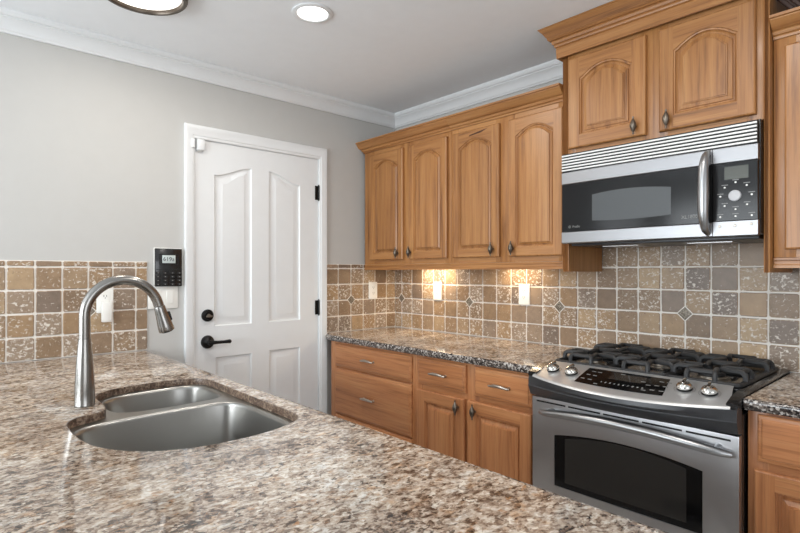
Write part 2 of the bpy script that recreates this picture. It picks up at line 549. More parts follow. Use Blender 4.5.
# ------------------------------------------------------------------ contour panels
def contour(x0, x1, z0, z1, fn, n=20):
    """bottom-left, bottom-right, then the top edge from right to left"""
    return [(x0, z0), (x1, z0)] + [(lin(x1, x0, i / n), z1 + fn(1 - 2 * i / n)) for i in range(n + 1)]
def inset(x0, x1, z0, z1, d): return (x0 + d, x1 - d, z0 + d, z1 - d)
flat_top = lambda u: 0.0
def arch(rise, e=0.96): return lambda u: rise * max(0.0, 1 - (u / e) ** 2)

# ------------------------------------------------------------------ entry door
dth = -0.002
def door_panel(mb, y0, y1, z0, z1, fn):
    P = [(0.0, 0.0), (0.006, -0.008), (0.014, -0.010), (0.020, -0.010), (0.046, -0.001), (0.050, -0.001)]
    n = 20 if fn is not flat_top else 1
    loops = [[(dth + h, a, b) for a, b in contour(*inset(y0, y1, z0, z1, d), fn, n)] for d, h in P]
    mb.loops(loops, True, False, True)
    return contour(y0, y1, z0, z1, fn, n)
door = MB()
holes = []
def swan(rise, s):            # rises to one side
    def g(u):
        t = (u * s + 1) / 2
        return rise * (t * t * (3 - 2 * t))
    return g
holes.append(door_panel(door, -1.346, -1.122, 1.010, 1.852, swan(0.062, 1)))
holes.append(door_panel(door, -1.012, -0.797, 1.012, 1.852, swan(0.062, -1)))
holes.append(door_panel(door, -1.338, -1.122, 0.16, 0.836, flat_top))
holes.append(door_panel(door, -1.010, -0.797, 0.16, 0.842, flat_top))
oy0, oy1, oz0, oz1 = -1.4555, -0.6645, 0.008, 2.034
outer = [(oy0, oz0), (oy1, oz0), (oy1, oz1), (oy0, oz1)]
ls = [[Vector((a, b, 0)) for a, b in l] for l in [outer] + holes]
fl = [door.bm.verts.new((dth, p.x, p.y)) for l in ls for p in l]
for t in tessellate_polygon(ls):
    a, b, c = (fl[i] for i in t)
    nx = (b.co - a.co).cross(c.co - a.co).x
    if abs(nx) > 1e-12: door.bm.faces.new([a, b, c] if nx > 0 else [a, c, b])
back = dth - 0.04
door.loops([[(dth, a, b) for a, b in outer], [(back, a, b) for a, b in outer]], True, False, True, flip=True)
D = struct('door_1', door, 'white', ang=20)
def hinge(z):
    h = MB()
    h.tube([(0.006, -0.6632, z - .046), (0.006, -0.6632, z + .046)], 0.0065, 12)
    h.tube([(0.006, -0.6632, z - .052), (0.006, -0.6632, z - .047)], 0.0045, 10)
    h.tube([(0.006, -0.6632, z + .047), (0.006, -0.6632, z + .052)], 0.0045, 10)
    h.box(-0.0012, 0.0012, -0.688, -0.667, z - .045, z + .045)
    tag(h.build('hinge', 'black_metal', D), 'black door hinge')
for z in (1.818, 1.084, 0.25): hinge(z)
dby = -1.386
h = MB().lathe((dth, dby, 1.072), [(0.033, 0), (0.034, 0.006), (0.031, 0.013), (0.022, 0.015), (0.021, 0.019), (0.0, 0.019)], 'x', 32)
db = tag(h.build('deadbolt', 'black_metal', D), 'round black deadbolt')
h = MB().lathe((dth + .019, dby, 1.072), [(0.010, 0), (0.010, 0.006), (0, 0.006)], 'x', 20)
h.box(dth + .025, dth + .036, dby - .018, dby + .018, 1.064, 1.073, 0.003)
h.build('thumb_turn', 'pewter', db)
h = MB().lathe((dth, dby, 0.926), [(0.036, 0), (0.037, 0.005), (0.033, 0.016), (0.020, 0.022), (0.014, 0.028), (0.013, 0.055), (0.0, 0.056)], 'x', 32)
lv = tag(h.build('door_lever', 'black_metal', D), 'black lever door handle')
pts = [(dth + .046, dby - .006, .926), (dth + .050, dby + .012, .926), (dth + .052, dby + .04, .9255), (dth + .052, dby + .075, .925), (dth + .051, dby + .108, .9255), (dth + .050, dby + .112, .9255)]
MB().tube(pts, [0.0125, 0.011, 0.0085, 0.0085, 0.0115, 0.009], 14).build('handle', 'black_metal', lv)

# door contact sensor
t = thing('door_sensor', 'white door contact sensor at the top left corner of the white door', 'sensor', (0, -1.43, 1.975))
MB().box(dth + .0005, .024, -1.4495, -1.408, 1.972, 2.030, .003).build('housing', 'white', t)
MB().box(dth + .0005, .010, -1.440, -1.420, 1.966, 1.9715, .001).build('battery_tab', 'plastic', t)
tag(MB().box(.0125, .024, -1.478, -1.4615, 1.980, 2.026, .003).build('sensor_magnet', 'white'), 'small white sensor magnet on the door casing beside the larger sensor', 'sensor')

# ------------------------------------------------------------------ tile backsplash
PT = 0.105
def tile_rect(mb, place, u0, u1, v0, v1, mi=0):
    """one tumbled tile as its own island: chamfered plate with a slightly wavy outline"""
    if u1 - u0 < 0.006 or v1 - v0 < 0.006: return
    j = lambda: random.uniform(-0.0009, 0.0009)
    c = min(0.006, (u1 - u0) * .2, (v1 - v0) * .2)
    ring = []
    for (a, b, da, db_) in ((u0, v0, 1, 1), (u1, v0, -1, 1), (u1, v1, -1, -1), (u0, v1, 1, -1)):
        p1 = (a + j(), b + db_ * c * random.uniform(.4, 1.2)); p2 = (a + da * c * random.uniform(.4, 1.2), b + j())
        ring += [p1, p2] if (da * db_ > 0) else [p2, p1]
    # mid-edge points
    full = []
    for i in range(8):
        full.append(ring[i])
        nx = ring[(i + 1) % 8]
        if i % 2 == 1: full.append(((ring[i][0] + nx[0]) / 2 + j(), (ring[i][1] + nx[1]) / 2 + j()))
    cu, cv = (u0 + u1) / 2, (v0 + v1) / 2
    def ins(d): 
        ku = 1 - 2 * d / (u1 - u0); kv = 1 - 2 * d / (v1 - v0)
        return [(cu + (a - cu) * ku, cv + (b - cv) * kv) for a, b in full]
    h = 0.0075 + random.uniform(-.0004, .0004)
    d = min(.0025, (u1 - u0) * .15, (v1 - v0) * .15)
    mb.loops([[place(a, b, 0.003) for a, b in ins(0)], [place(a, b, h - .0015) for a, b in ins(0)], [place(a, b, h) for a, b in ins(d)]], True, False, True, mi)

def tiles(mb, place, umin, umax, uoff, rows, holes=()):
    G = 0.0036
    k0 = math.floor((umin - uoff) / PT)
    for (va, vb) in rows:
        k = k0
        while uoff + k * PT < umax:
            a, b = max(umin, uoff + k * PT), min(umax, uoff + (k + 1) * PT)
            a2 = a + (G if a > umin + 1e-6 else .0005); b2 = b - (G if b < umax - 1e-6 else .0005)
            tile_rect(mb, place, a2, b2, va + G, vb - G)
            k += 1
ROWS = [(.914 + i * PT, .914 + (i + 1) * PT) for i in range(4)]
TOP = [(1.334, 1.364)]
place_left = lambda a, b, h: (0.0005 + h, a, b)
place_back = lambda a, b, h: (a, -0.0005 - h, b)

def diamond(root, place, u, v):
    s, t_ = 0.030, 0.036
    d = MB()
    ring = lambda r, h: [place(u + r, v, h), place(u, v + r, h), place(u - r, v, h), place(u, v - r, h)]
    d.loops([ring(t_, .003), ring(t_, .0082)], True, False, True, 1)
    d.loops([ring(s, .0082), ring(s, .0092), ring(s - .003, .0102), ring(s - .009, .0102), ring(s - .011, .0092), ring(s - .016, .0092), ring(s - .020, .0108)], True, False, True, 0)
    o = d.build('accent_tile', ['diamond', 'grout'], root, recalc=True)
    tag(o, 'small dark bronze diamond inset')

# the wall behind the sink
bl = thing('tile_backsplash', 'tan travertine tile backsplash on the grey wall behind the faucet', 'backsplash', (0, -2.1, .916))
g = MB().box(.0005, .0042, -2.62, -1.700, .9155, 1.364)
g.build('grout', 'grout', bl)
t_ = MB(); tiles(t_, place_left, -2.62, -1.700, -1.9635, [(max(a, .916), b) for a, b in ROWS] + TOP)
t_.build('tile_field', 'tile', bl, weld=False, recalc=True, ang=20)
diamond(bl, place_left, -1.9635, 1.124)
# corner: left return and back wall
bc = thing('tile_backsplash', 'travertine tile backsplash wrapping the corner above the stove counter', 'backsplash', (1.2, 0, .916))
g = MB().box(.0005, .0042, -.606, -.0005, .9155, 1.364).box(.0042, 3.3, -.0042, -.0005, .9155, 1.364).box(1.5785, 2.344, -.0042, -.0005, 1.364, 1.444)
g.build('grout', 'grout', bc)
t_ = MB()
R5 = [(max(a, .916), b) for a, b in ROWS]
tiles(t_, place_left, -.606, -.0085, -.406, R5 + TOP)
tiles(t_, place_back, .0085, 3.3, .0765, R5)
tiles(t_, place_back, .0085, 1.577, .0765, TOP)
tiles(t_, place_back, 1.579, 2.3435, .0765, [(1.334, 1.442)])
tiles(t_, place_back, 2.346, 3.3, .0765, TOP)
t_.build('tile_field', 'tile', bc, weld=False, recalc=True, ang=20)
diamond(bc, place_left, -.406, 1.124)
for i in range(6): diamond(bc, place_back, .0765 + .63 * i, 1.124)

# ------------------------------------------------------------------ outlets, switch, keypad
def outlet(label, place, u, v, kind='outlet'):
    """place(u, v, h): a point on the wall; h away from it"""
    loc = place(u, v, .0)
    t = thing('wall_outlet' if kind != 'switch' else 'light_switch', label, 'outlet' if kind != 'switch' else 'switch', loc, None)
    W_, H_ = (.0365, .059)
    def plate(mb, w, hgt, h0, h1, e, mi=0):
        r = lambda q: [place(u - w + q, v - hgt + q, 0), ]
        def ring(q, h):
            return [place(u + sx * (w - q), v + sz * (hgt - q), h) for sx, sz in ((-1, -1), (1, -1), (1, 1), (-1, 1))]
        mb.loops([ring(0, h0), ring(0, h1 - e), ring(e, h1)], True, False, True, mi)
    p = MB(); plate(p, W_, H_, .0085, .0145, .002)
    p.build('cover_plate', 'plastic', t, recalc=True)
    q = MB()
    def sub(du, dv, w, hgt, h0, h1, mi):
        def ring(e, h): return [place(u + du + sx * (w - e), v + dv + sz * (hgt - e), h) for sx, sz in ((-1, -1), (1, -1), (1, 1), (-1, 1))]
        q.loops([ring(0, h0), ring(0, h1 - .0006), ring(.0006, h1)], True, False, True, mi)
    sub(0, 0, .0165, .034, .0147, .0162, 0)
    for dv in (-.0195, .0195):
        sub(-.006, dv + .004, .0014, .0048, .0162, .0166, 1)
        sub(.006, dv + .004, .0014, .0048, .0162, .0166, 1)
        sub(0, dv - .006, .0022, .0022, .0162, .0166, 1)
    q.build('receptacle', ['plastic', 'plastic_grey'], t, recalc=True)
    return t
pl = lambda a, b, h: (h, a, b)
pb = lambda a, b, h: (a, -h, b)
outlet('white outlet on the tiled side wall left of the corner', pl, -.218, 1.182)
outlet('white outlet on the back wall tiles under the brighter cabinet light glow', pb, .435, 1.186)
outlet('white outlet on the back wall tiles nearest the stove', pb, 1.115, 1.184)
o_sink = outlet('white outlet behind the faucet with a night light plugged in', pl, -1.893, 1.172)
t = thing('night_light', 'white plug-in night light in the outlet behind the faucet', 'night light', (.017, -1.89, 1.07))
MB().box(.0172, .046, -1.912, -1.870, 1.070, 1.168, .004).build('housing', 'plastic', t)
MB().box(.012, .0171, -1.896, -1.894, 1.150, 1.160).build('prong', 'pewter', t)

t = thing('light_switch', 'white double rocker switch plate under the black keypad', 'switch', (0, -1.622, 1.12))
MB().box(.0005, .007, -1.697, -1.547, 1.121, 1.240, .002).build('cover_plate', 'plastic', t)
for y in (-1.660, -1.588):
    r = MB()
    r.loops([[(.0072, y - .0165, 1.147), (.0072, y + .0165, 1.147), (.0072, y + .0165, 1.214), (.0072, y - .0165, 1.214)],
             [(.0085, y - .0160, 1.1475), (.0085, y + .0160, 1.1475), (.0125, y + .0160, 1.2135), (.0125, y - .0160, 1.2135)]], True, False, True)
    r.build('rocker', 'plastic', t, recalc=True)

t = thing('alarm_keypad', 'black wall keypad with a small pale screen beside the white door', 'keypad', (0, -1.597, 1.23))
MB().box(.0005, .008, -1.668, -1.527, 1.245, 1.437, .003).build('mounting_plate', 'plastic', t)
k = MB().box(.0082, .022, -1.666, -1.530, 1.236, 1.433, .004)
k.box(.0221, .0235, -1.666, -1.530, 1.3225, 1.3255).box(.0221, .0235, -1.599, -1.597, 1.240, 1.322)
k.build('case', 'black', t)
lc = MB().box(.0221, .0236, -1.631, -1.565, 1.357, 1.398, .0008).build('screen', 'lcd', t)
k = MB(); text_mesh(k, '619a', .030, face_x(.0240, -1.599, 1.377))
k.build('readout', 'ink', lc)
k = MB().box(.0221, .0242, -1.646, -1.550, 1.401, 1.404).box(.0221, .0242, -1.646, -1.550, 1.350, 1.353).box(.0221, .0242, -1.646, -1.643, 1.353, 1.401).box(.0221, .0242, -1.553, -1.550, 1.353, 1.401)
k.build('screen_frame', 'black_matte', t)
for r in range(4):
    for c in range(4):
        y = -1.652 + c * .036; z = 1.306 - r * .0195
        b = MB().box(.0221, .0242, y - .011, y + .011, z - .006, z + .006, .0015)
        b.box(.0242, .0244, y - .003, y + .003, z - .002, z + .002, 0, 1)
        b.build('key', ['black_matte', 'ink_grey'], t)

# ------------------------------------------------------------------ cabinet parts
def slab_ring(mb, x0, x1, z0, z1, yf, th, e, mi=0):
    r = lambda q, y: [(x0 + q, y, z0 + q), (x1 - q, y, z0 + q), (x1 - q, y, z1 - q), (x0 + q, y, z1 - q)]
    mb.loops([r(0, yf + th), r(0, yf + e), r(e * .35, yf + e * .35), r(e, yf)], True, True, False, mi)
def cabinet_door(root, x0, x1, z0, z1, yf, rise, st=0.062, mats=('wood_v', 'wood_h'), top=None, th=.019, wide=False):
    mb = MB()
    e = .006
    slab_ring(mb, x0, x1, z0, z1, yf, th, e)
    ox0, ox1, oz0 = x0 + st, x1 - st, z0 + st
    oz1 = z1 - (top if top else st + rise)
    fn = arch(rise) if rise else flat_top
    n = 20 if rise else 2
    q = lambda pts, mi: mb.poly([(a, yf, b) for a, b in pts], mi)
    q([(x0 + e, z0 + e), (ox0, z0 + e), (ox0, z1 - e), (x0 + e, z1 - e)], 0)
    q([(ox1, z0 + e), (x1 - e, z0 + e), (x1 - e, z1 - e), (ox1, z1 - e)], 0)
    q([(ox0, z0 + e), (ox1, z0 + e), (ox1, oz0), (ox0, oz0)], 1)
    for i in range(n):
        a, b = lin(ox0, ox1, i / n), lin(ox0, ox1, (i + 1) / n)
        q([(a, oz1 + fn(-1 + 2 * i / n)), (b, oz1 + fn(-1 + 2 * (i + 1) / n)), (b, z1 - e), (a, z1 - e)], 1)
    P = [(0, 0), (.0012, .0055), (.006, .0065), (.0075, .0115), (.010, .0135), (.013, .0135), (.014, .0095), (.023, .0050), (.0238, .0005), (.027, 0)]
    if wide: P = [(0, 0), (.0015, .0045), (.006, .0055), (.008, .0115), (.012, .0150), (.017, .0150), (.0185, .0105), (.032, .0060), (.0335, .003), (.037, .0025), (.0378, -.0002), (.042, -.0005)]
    loops = [[(a, yf + h, b) for a, b in contour(*inset(ox0, ox1, oz0, oz1, d), fn, n)] for d, h in P]
    mb.loops(loops, True, False, True, 0)
    return mb.build('door', list(mats), root, ang=22, weld=True)
def drawer_front(root, x0, x1, z0, z1, yf, mat, th=.019):
    mb = MB()
    r = lambda q, y: [(x0 + q, y, z0 + q), (x1 - q, y, z0 + q), (x1 - q, y, z1 - q), (x0 + q, y, z1 - q)]
    mb.loops([r(0, yf + th), r(0, yf + .009), r(.004, yf + .006), r(.012, yf + .004), r(.014, yf + .001), r(.016, yf)], True, True, True)
    return mb.build('drawer', mat, root, ang=22)
def knob(parent, x, y, z):
    mb = MB()
    mb.lathe((x, y, z), [(.0065, 0), (.0055, .003), (.0045, .008), (.0045, .017)], '-y', 14)
    prof = [(.0, -.037), (.0035, -.036), (.004, -.032), (.003, -.028), (.0065, -.021), (.0120, -.009), (.0132, 0), (.0120, .009), (.0065, .021), (.003, .028), (.004, .032), (.0035, .036), (.0, .037)]
    c = (x, y - .021, z)
    mb.lathe(c, prof, 'z', 16)
    return tag(mb.build('knob', 'old_pewter', parent), 'pewter spindle knob')
M['pull'] = plain('bright_pewter', srgb(176, 168, 158), 0.3, 0.95, var=0.25)
def pull(parent, x, y, z):
    mb = MB()
    w = .044
    for s in (-1, 1):
        mb.lathe((x + s * w, y, z), [(.0065, 0), (.005, .004), (.0042, .012), (.0042, .018)], '-y', 12)
    pts, rd = [], []
    for i in range(25):
        u = -1 + 2 * i / 24
        pts.append((x + u * (w + .012), y - .019 - .010 * (1 - u * u), z + .009 * (1 - u * u) - .004 + .003 * u ** 8))
        rd.append(.0044 + .0030 * (1 - u * u) + .0007 * math.cos(u * 30))
    mb.tube(pts, rd, 12)
    return tag(mb.build('pull', 'pull', parent), 'pewter bow pull')
def face_frame(mb, x0, x1, z0, z1, y0, y1, cells, mi_v=0, mi_h=1):
    """front frame as stiles and rails around rectangular openings (columns of (xa, xb, [(za, zb), ...]))"""
    prev = x0
    for xa, xb, rows in cells:
        mb.box(prev, xa, y0, y1, z0, z1, .0012, mi_v)
        zp = z0
        for za, zb in rows:
            mb.box(xa, xb, y0 + .0004, y1, zp, za, 0, mi_h); zp = zb
        mb.box(xa, xb, y0 + .0004, y1, zp, z1, 0, mi_h)
        prev = xb
    mb.box(prev, x1, y0, y1, z0, z1, .0012, mi_v)
def carcass(mb, x0, x1, y0, y1, z0, z1, mi=0, t=.015):
    mb.box(x0, x0 + t, y0, y1, z0, z1, 0, mi).box(x1 - t, x1, y0, y1, z0, z1, 0, mi)
    mb.box(x0 + t, x1 - t, y0, y1, z0, z0 + t, 0, mi).box(x0 + t, x1 - t, y0, y1, z1 - t, z1, 0, mi)
    mb.box(x0 + t, x1 - t, y1 - .006, y1, z0 + t, z1 - t, 0, mi)

# wall cabinets left of the microwave
def upper(label, x0, x1, doors, z0=1.362, z1=2.122, yf=-.305, knobs=(), rise=.042, dz=(1.390, 2.090), scratch=None, st=.046, top=.090, wide=False):
    t = thing('wall_cabinet', label, 'cabinet', ((x0 + x1) / 2, -.01, z0), 'honey oak wall cabinets')
    b = MB()
    carcass(b, x0, x1, yf + .019, -.010, z0 + .008, z1)
    cells = [(a + .03, c - .03, [(dz[0] + .03, dz[1] - .03)]) for a, c in doors]
    face_frame(b, x0, x1, z0, z1, yf, yf + .019, cells)
    b.build('body', ['wood_v', 'wood_h'], t)
    for (a, c), kx in zip(doors, knobs):
        d = cabinet_door(t, a, c, dz[0], dz[1], yf - .0195, rise, st, top=top, wide=wide)
        knob(d, kx, yf - .0195, dz[0] + .042)
        if scratch and a <= scratch[0] <= c:
            m = MB(); y = yf - .0199
            m.poly([(scratch[0] - .066, y, scratch[1] - .011), (scratch[0] + .02, y, scratch[1] - .004), (scratch[0] + .068, y, scratch[1] + .012), (scratch[0] + .0, y, scratch[1] + .004), (scratch[0] - .06, y, scratch[1] - .004)])
            tag(m.build('scratch', 'scratch', d, recalc=True), 'dark scratch in the top rail')
    return t
CB_L = upper('honey oak wall cabinet with two arched doors nearest the white door', .030, .8255, [(.101, .428), (.486, .802)], knobs=(.386, .504))
CB_M = upper('honey oak wall cabinet with two arched doors left of the microwave, right door widest', .8265, 1.5445, [(.850, 1.172), (1.232, 1.540)], knobs=(1.134, 1.262), scratch=(1.035, 2.066))
# over the microwave
CB_MW = upper('raised honey oak cabinet with two arched doors above the microwave', 1.579, 2.3435, [(1.590, 1.938), (1.990, 2.323)], z0=1.853, z1=2.372, yf=-.3405, knobs=(1.898, 2.027), rise=.046, dz=(1.873, 2.283), st=.056, top=.098, wide=True)
# right of the microwave
CB_R = upper('honey oak wall cabinet at the right edge of the photo', 2.3645, 3.10, [(2.400, 2.715), (2.765, 3.075)], knobs=(2.67, 2.81), z1=2.138, dz=(1.390, 2.103))

# vertical end panels flanking the microwave belong to the raised cabinet
def end_panel(t, x0, x1, yf, z0, z1, label):
    p = MB().box(x0, x1, yf + .016, -.0100, z0, z1, 0).build('end_panel', 'wood_v', t)
    tag(p, label)
    m = MB(); w = x1 - x0
    prof = [(0, .0155), (0, .003), (.003, .0)]
    nfl = 3
    for i in range(nfl):
        a = .003 + i * (w - .006) / nfl; b = .003 + (i + 1) * (w - .006) / nfl
        prof += [(a + .0002, 0), (a + .0014, .005), (lin(a, b, .5), .0008), (b - .0014, .005), (b - .0002, 0)]
    prof += [(w - .003, 0), (w, .003), (w, .0155)]
    m.loops([[(x0 + u, yf + d, z) for u, d in prof] for z in (z0, z1)], True, True, True)
    m.build('fluted_stile', 'wood_v', p, recalc=True, ang=25)
end_panel(CB_MW, 1.5465, 1.5775, -.332, 1.313, 2.345, 'oak end panel left of the microwave')
end_panel(CB_MW, 2.3450, 2.3625, -.350, 1.309, 2.372, 'fluted oak end panel right of the microwave')

# light rails under the cabinets
RP = [(0, 0), (.0, .010), (.003, .013), (.003, .024), (0, .027), (0, .036), (.016, .036), (.016, 0)]
def rail(t, x0, x1, side):
    m = MB()
    m.loops([[(x, -.3085 + d, 1.325 + z) for d, z in RP] for x in (x0, x1)], True, True, True)
    m.build('light_rail', 'wood_h', t, recalc=True, ang=25)
    if side: MB().box(x0, x0 + .016, -.292, -.0105, 1.325, 1.361).build('light_rail', 'wood_h', t)
rail(CB_L, .030, .8258, True)
rail(CB_M, .8262, 1.5455, False)
rail(CB_R, 2.3645, 3.10, False)

# cabinet crowns: profile (outward, z)
def crown(t, x0, x1, yf, prof, retl, retr, zb):
    m = MB()
    loops = []
    if retl: loops.append([(x0 - o, -.0105, zb + z) for o, z in prof])
    loops.append([(x0 - (o if retl else 0), yf - o, zb + z) for o, z in prof])
    loops.append([(x1 + (o if retr else 0), yf - o, zb + z) for o, z in prof])
    m.loops(loops, True, True, True)
    m.build('crown', 'wood_h', t, recalc=True, ang=22)
CL = [(.0005, -.004), (.006, -.004), (.008, .003), (.007, .006), (.014, .009), (.018, .018), (.016, .022), (.024, .024), (.034, .032), (.050, .052), (.050, .0555), (.058, .057), (.058, .0665), (.0005, .0665)]
crown(CB_L, .030, .8258, -.3055, CL, True, False, 2.1225)
crown(CB_M, .8262, 1.5455, -.3055, CL, False, False, 2.1225)
CH_ = [(.0005, -.072), (.010, -.072), (.0115, -.026), (.010, -.022), (.017, -.020), (.019, -.014), (.018, -.008), (.024, -.006), (.028, .003), (.027, .008), (.036, .010), (.041, .016), (.041, .021), (.046, .028), (.055, .042), (.066, .055), (.066, .0575), (.072, .0595), (.072, .063), (.0005, .063)]
crown(CB_MW, 1.5465, 2.3625, -.3555, [(o + .001, z) for o, z in CH_], True, False, 2.3725)
crown(CB_R, 2.3645, 3.10, -.3055, CL, False, False, 2.1385)

# dark slatted piece standing on the right-hand cabinet
t = thing('slatted_ornament', 'dark brown slatted ornament on top of the right-hand wall cabinet', 'ornament', (2.62, -.18, 2.206))
for i in range(8):
    zt_ = min(2.400, 2.305 + i * .035)
    xb = 2.437 + i * .026 if i < 2 else 2.463 + (i - 1) * .040
    m = MB().bar([(xb - (zt_ - 2.211) / 1.3, -.27, zt_), (xb, -.27, 2.211)], .016, .013, up=(0, 1, 0))
    m.build('slat', 'basket', t)
m = MB()
pts = [(2.385, 2.296), (2.446, 2.2075), (2.73, 2.2075), (2.63, 2.39), (2.40, 2.39)]
m.loops([[(x, y, z) for x, z in pts] for y in (-.255, -.240)], True, True, True)
m.build('backing', 'basket_in', t, recalc=True)

# strip lights under the cabinets
def strip(x, y, w, e, label):
    t = thing('cabinet_light', label, 'light', (x, y, 1.352), 'lights under the wall cabinets')
    MB().box(x - w / 2 - .01, x + w / 2 + .01, y - .022, y + .022, 1.3535, 1.3695, .003).build('housing', 'plastic', t)
    MB().box(x - w / 2, x + w / 2, y - .014, y + .014, 1.3495, 1.3532, .001).build('lens', 'puck', t)
    l = bpy.data.lights.new('lamp', 'AREA'); l.shape = 'RECTANGLE'; l.size = w; l.size_y = .028; l.energy = e; l.color = (1.0, .78, .52)
    lo = bpy.data.objects.new('lamp', l); COL.objects.link(lo); lo.parent = t; lo.location = (0, 0, -.005)
strip(.44, -.085, .24, 2.2, 'slim light under the wall cabinets glowing above the middle outlet')
strip(1.10, -.085, .20, 1.05, 'slim light under the wall cabinets above the outlet nearest the stove')

# ------------------------------------------------------------------ countertops
EP = [(.010, 0), (.004, .0015), (.0005, .006), (0, .014), (.001, .024), (.005, .031), (.010, .036)]   # inset, drop (rounded edge)
def rect(x0, x1, y0, y1, ix0=0, ix1=0, iy0=0, iy1=0): return [(x0 + ix0, y0 + iy0), (x1 - ix1, y0 + iy0), (x1 - ix1, y1 - iy1), (x0 + ix0, y1 - iy1)]
def counter(label, x0, x1, y0, y1, soft, hole=None, zt=.914, name='countertop', clip=0):
    """soft: which sides (x0, x1, y0, y1) have a rounded edge"""
    m = MB()
    loops = []
    HT = .036 if hole is None else .023
    for d, h in EP:
        h *= HT / .036
        lp = rect(x0, x1, y0, y1, *[d if s else 0 for s in soft])
        if clip:      # front left corner cut back clear of the door casing
            a, b = lp[0]
            lp = [(a, b + clip), (a + clip, b + clip * .95 + d * .4), (a + clip + .004, b + .010), (a + clip + .014 + d, b)] + lp[1:]
        loops.append([(a, b, zt - h) for a, b in lp])
    m.loops(loops, True, False, False, 1, flip=True)
    o = [(p[0], p[1]) for p in loops[0]]
    ob = [(p[0], p[1]) for p in loops[-1]]
    if hole is None:
        m.holed(o, [], zt, 0).holed(ob, [], zt - .036, 1, up=False)
    else:
        hl = []
        for d, h in [(-.004, 0), (-.001, .001), (0, .004), (0, .018), (0, HT)]:
            hl.append([(a, b, zt - h) for a, b in offset(hole, d)])
        m.loops(hl, True, False, False, 2)
        m.holed(o, [[(p[0], p[1]) for p in hl[0]]], zt, 0).holed(ob, [[(p[0], p[1]) for p in hl[-1]]], zt - HT, 1, up=False)
    return tag(m.build(name, ['granite', 'granite_edge', 'granite_cut'], recalc=True, ang=40), label, 'countertop')
def smooth(P, n=6):
    out = []
    k = len(P)
    for i in range(k):
        p0, p1, p2, p3 = (Vector(P[(i + j - 1) % k]) for j in range(4))
        for s in range(n):
            t = s / n
            out.append(tuple(0.5 * ((2 * p1) + (p2 - p0) * t + (2 * p0 - 5 * p1 + 4 * p2 - p3) * t * t + (3 * p1 - p0 - 3 * p2 + p3) * t ** 3)))
    return out
def offset(P, d):
    """move a counter-clockwise outline inwards by d"""
    if d == 0: return list(P)
    k = len(P); out = []
    for i in range(k):
        a, b = Vector(P[i - 1]), Vector(P[(i + 1) % k])
        t = (b - a).normalized()
        out.append((P[i][0] - t.y * d, P[i][1] + t.x * d))
    return out
HOLE = smooth([(1.302, -2.272), (1.434, -2.268), (1.53, -2.243), (1.615, -2.18), (1.663, -2.08), (1.670, -1.96), (1.650, -1.86), (1.612, -1.795), (1.55, -1.775),
               (1.40, -1.772), (1.20, -1.770), (.98, -1.766), (.905, -1.783), (.868, -1.84), (.863, -1.92), (.876, -2.045), (.915, -2.112), (.975, -2.140), (1.06, -2.144),
               (1.12, -2.147), (1.165, -2.160), (1.19, -2.195), (1.208, -2.238), (1.245, -2.264)])
counter('large granite peninsula countertop in the foreground with the sink cut into it', .0005, 2.66, -2.62, -1.702, (0, 1, 1, 1), HOLE)
counter('granite countertop along the back wall left of the stove', .0005, 1.5985, -.648, -.0005, (0, 0, 1, 0), clip=.045)
counter('granite countertop right of the stove', 2.3600, 3.30, -.642, -.0005, (0, 1, 1, 0))

# ------------------------------------------------------------------ sink
BIG = smooth([(1.315, -2.262), (1.434, -2.258), (1.523, -2.234), (1.605, -2.174), (1.652, -2.08), (1.660, -1.96), (1.640, -1.865), (1.598, -1.806), (1.54, -1.787),
              (1.42, -1.783), (1.29, -1.786), (1.225, -1.812), (1.203, -1.88), (1.198, -2.0), (1.203, -2.11), (1.218, -2.20), (1.255, -2.25)])
SMALL = smooth([(.985, -2.128), (1.06, -2.132), (1.12, -2.118), (1.150, -2.07), (1.158, -1.99), (1.156, -1.88), (1.140, -1.81), (1.09, -1.782), (.99, -1.779), (.915, -1.793), (.880, -1.845), (.875, -1.92), (.888, -2.04), (.925, -2.103)])
zf = .8900
sk = thing('sink', 'stainless undermount sink with one large and one small bowl', 'sink', (1.28, -2.0, zf))
def bowl(outline, depth, name, dx, dy):
    m = MB()
    prof = [(0, 0), (.003, .0012), (.006, .005), (.008, .012), (.020, depth - .05), (.026, depth - .025), (.038, depth - .009), (.055, depth - .002), (.075, depth)]
    lp = [[(a, b, zf - h) for a, b in offset(outline, d)] for d, h in prof]
    m.loops(lp, True, False, False)
    last = [(p[0], p[1]) for p in lp[-1]]
    ring = [(dx + .042 * math.cos(2 * PI * i / 28), dy + .042 * math.sin(2 * PI * i / 28)) for i in range(28)]
    m.holed(last, [ring], zf - depth, 0)
    o = m.build(name, 'steel_sink', sk, ang=50)
    d = MB().lathe((dx, dy, zf - depth - .012), [(.020, 0), (.034, .0), (.038, .010), (.046, .0125), (.0465, .0135), (.040, .0140), (.034, .004), (.020, .004)], 'z', 28)
    d.build('drain', 'chrome', o, recalc=True)
bowl(BIG, .225, 'large_bowl', 1.43, -2.0)
bowl(SMALL, .19, 'small_bowl', 1.02, -1.95)
m = MB()
fo = offset(HOLE, -.022)
m.holed(fo, [BIG, SMALL], zf, 0).holed(fo, [BIG, SMALL], zf - .0012, 0, up=False)
m.loops([[(a, b, zf) for a, b in fo], [(a, b, zf - .0012) for a, b in fo]], True, flip=True)
m.build('flange', 'steel_sink', sk)

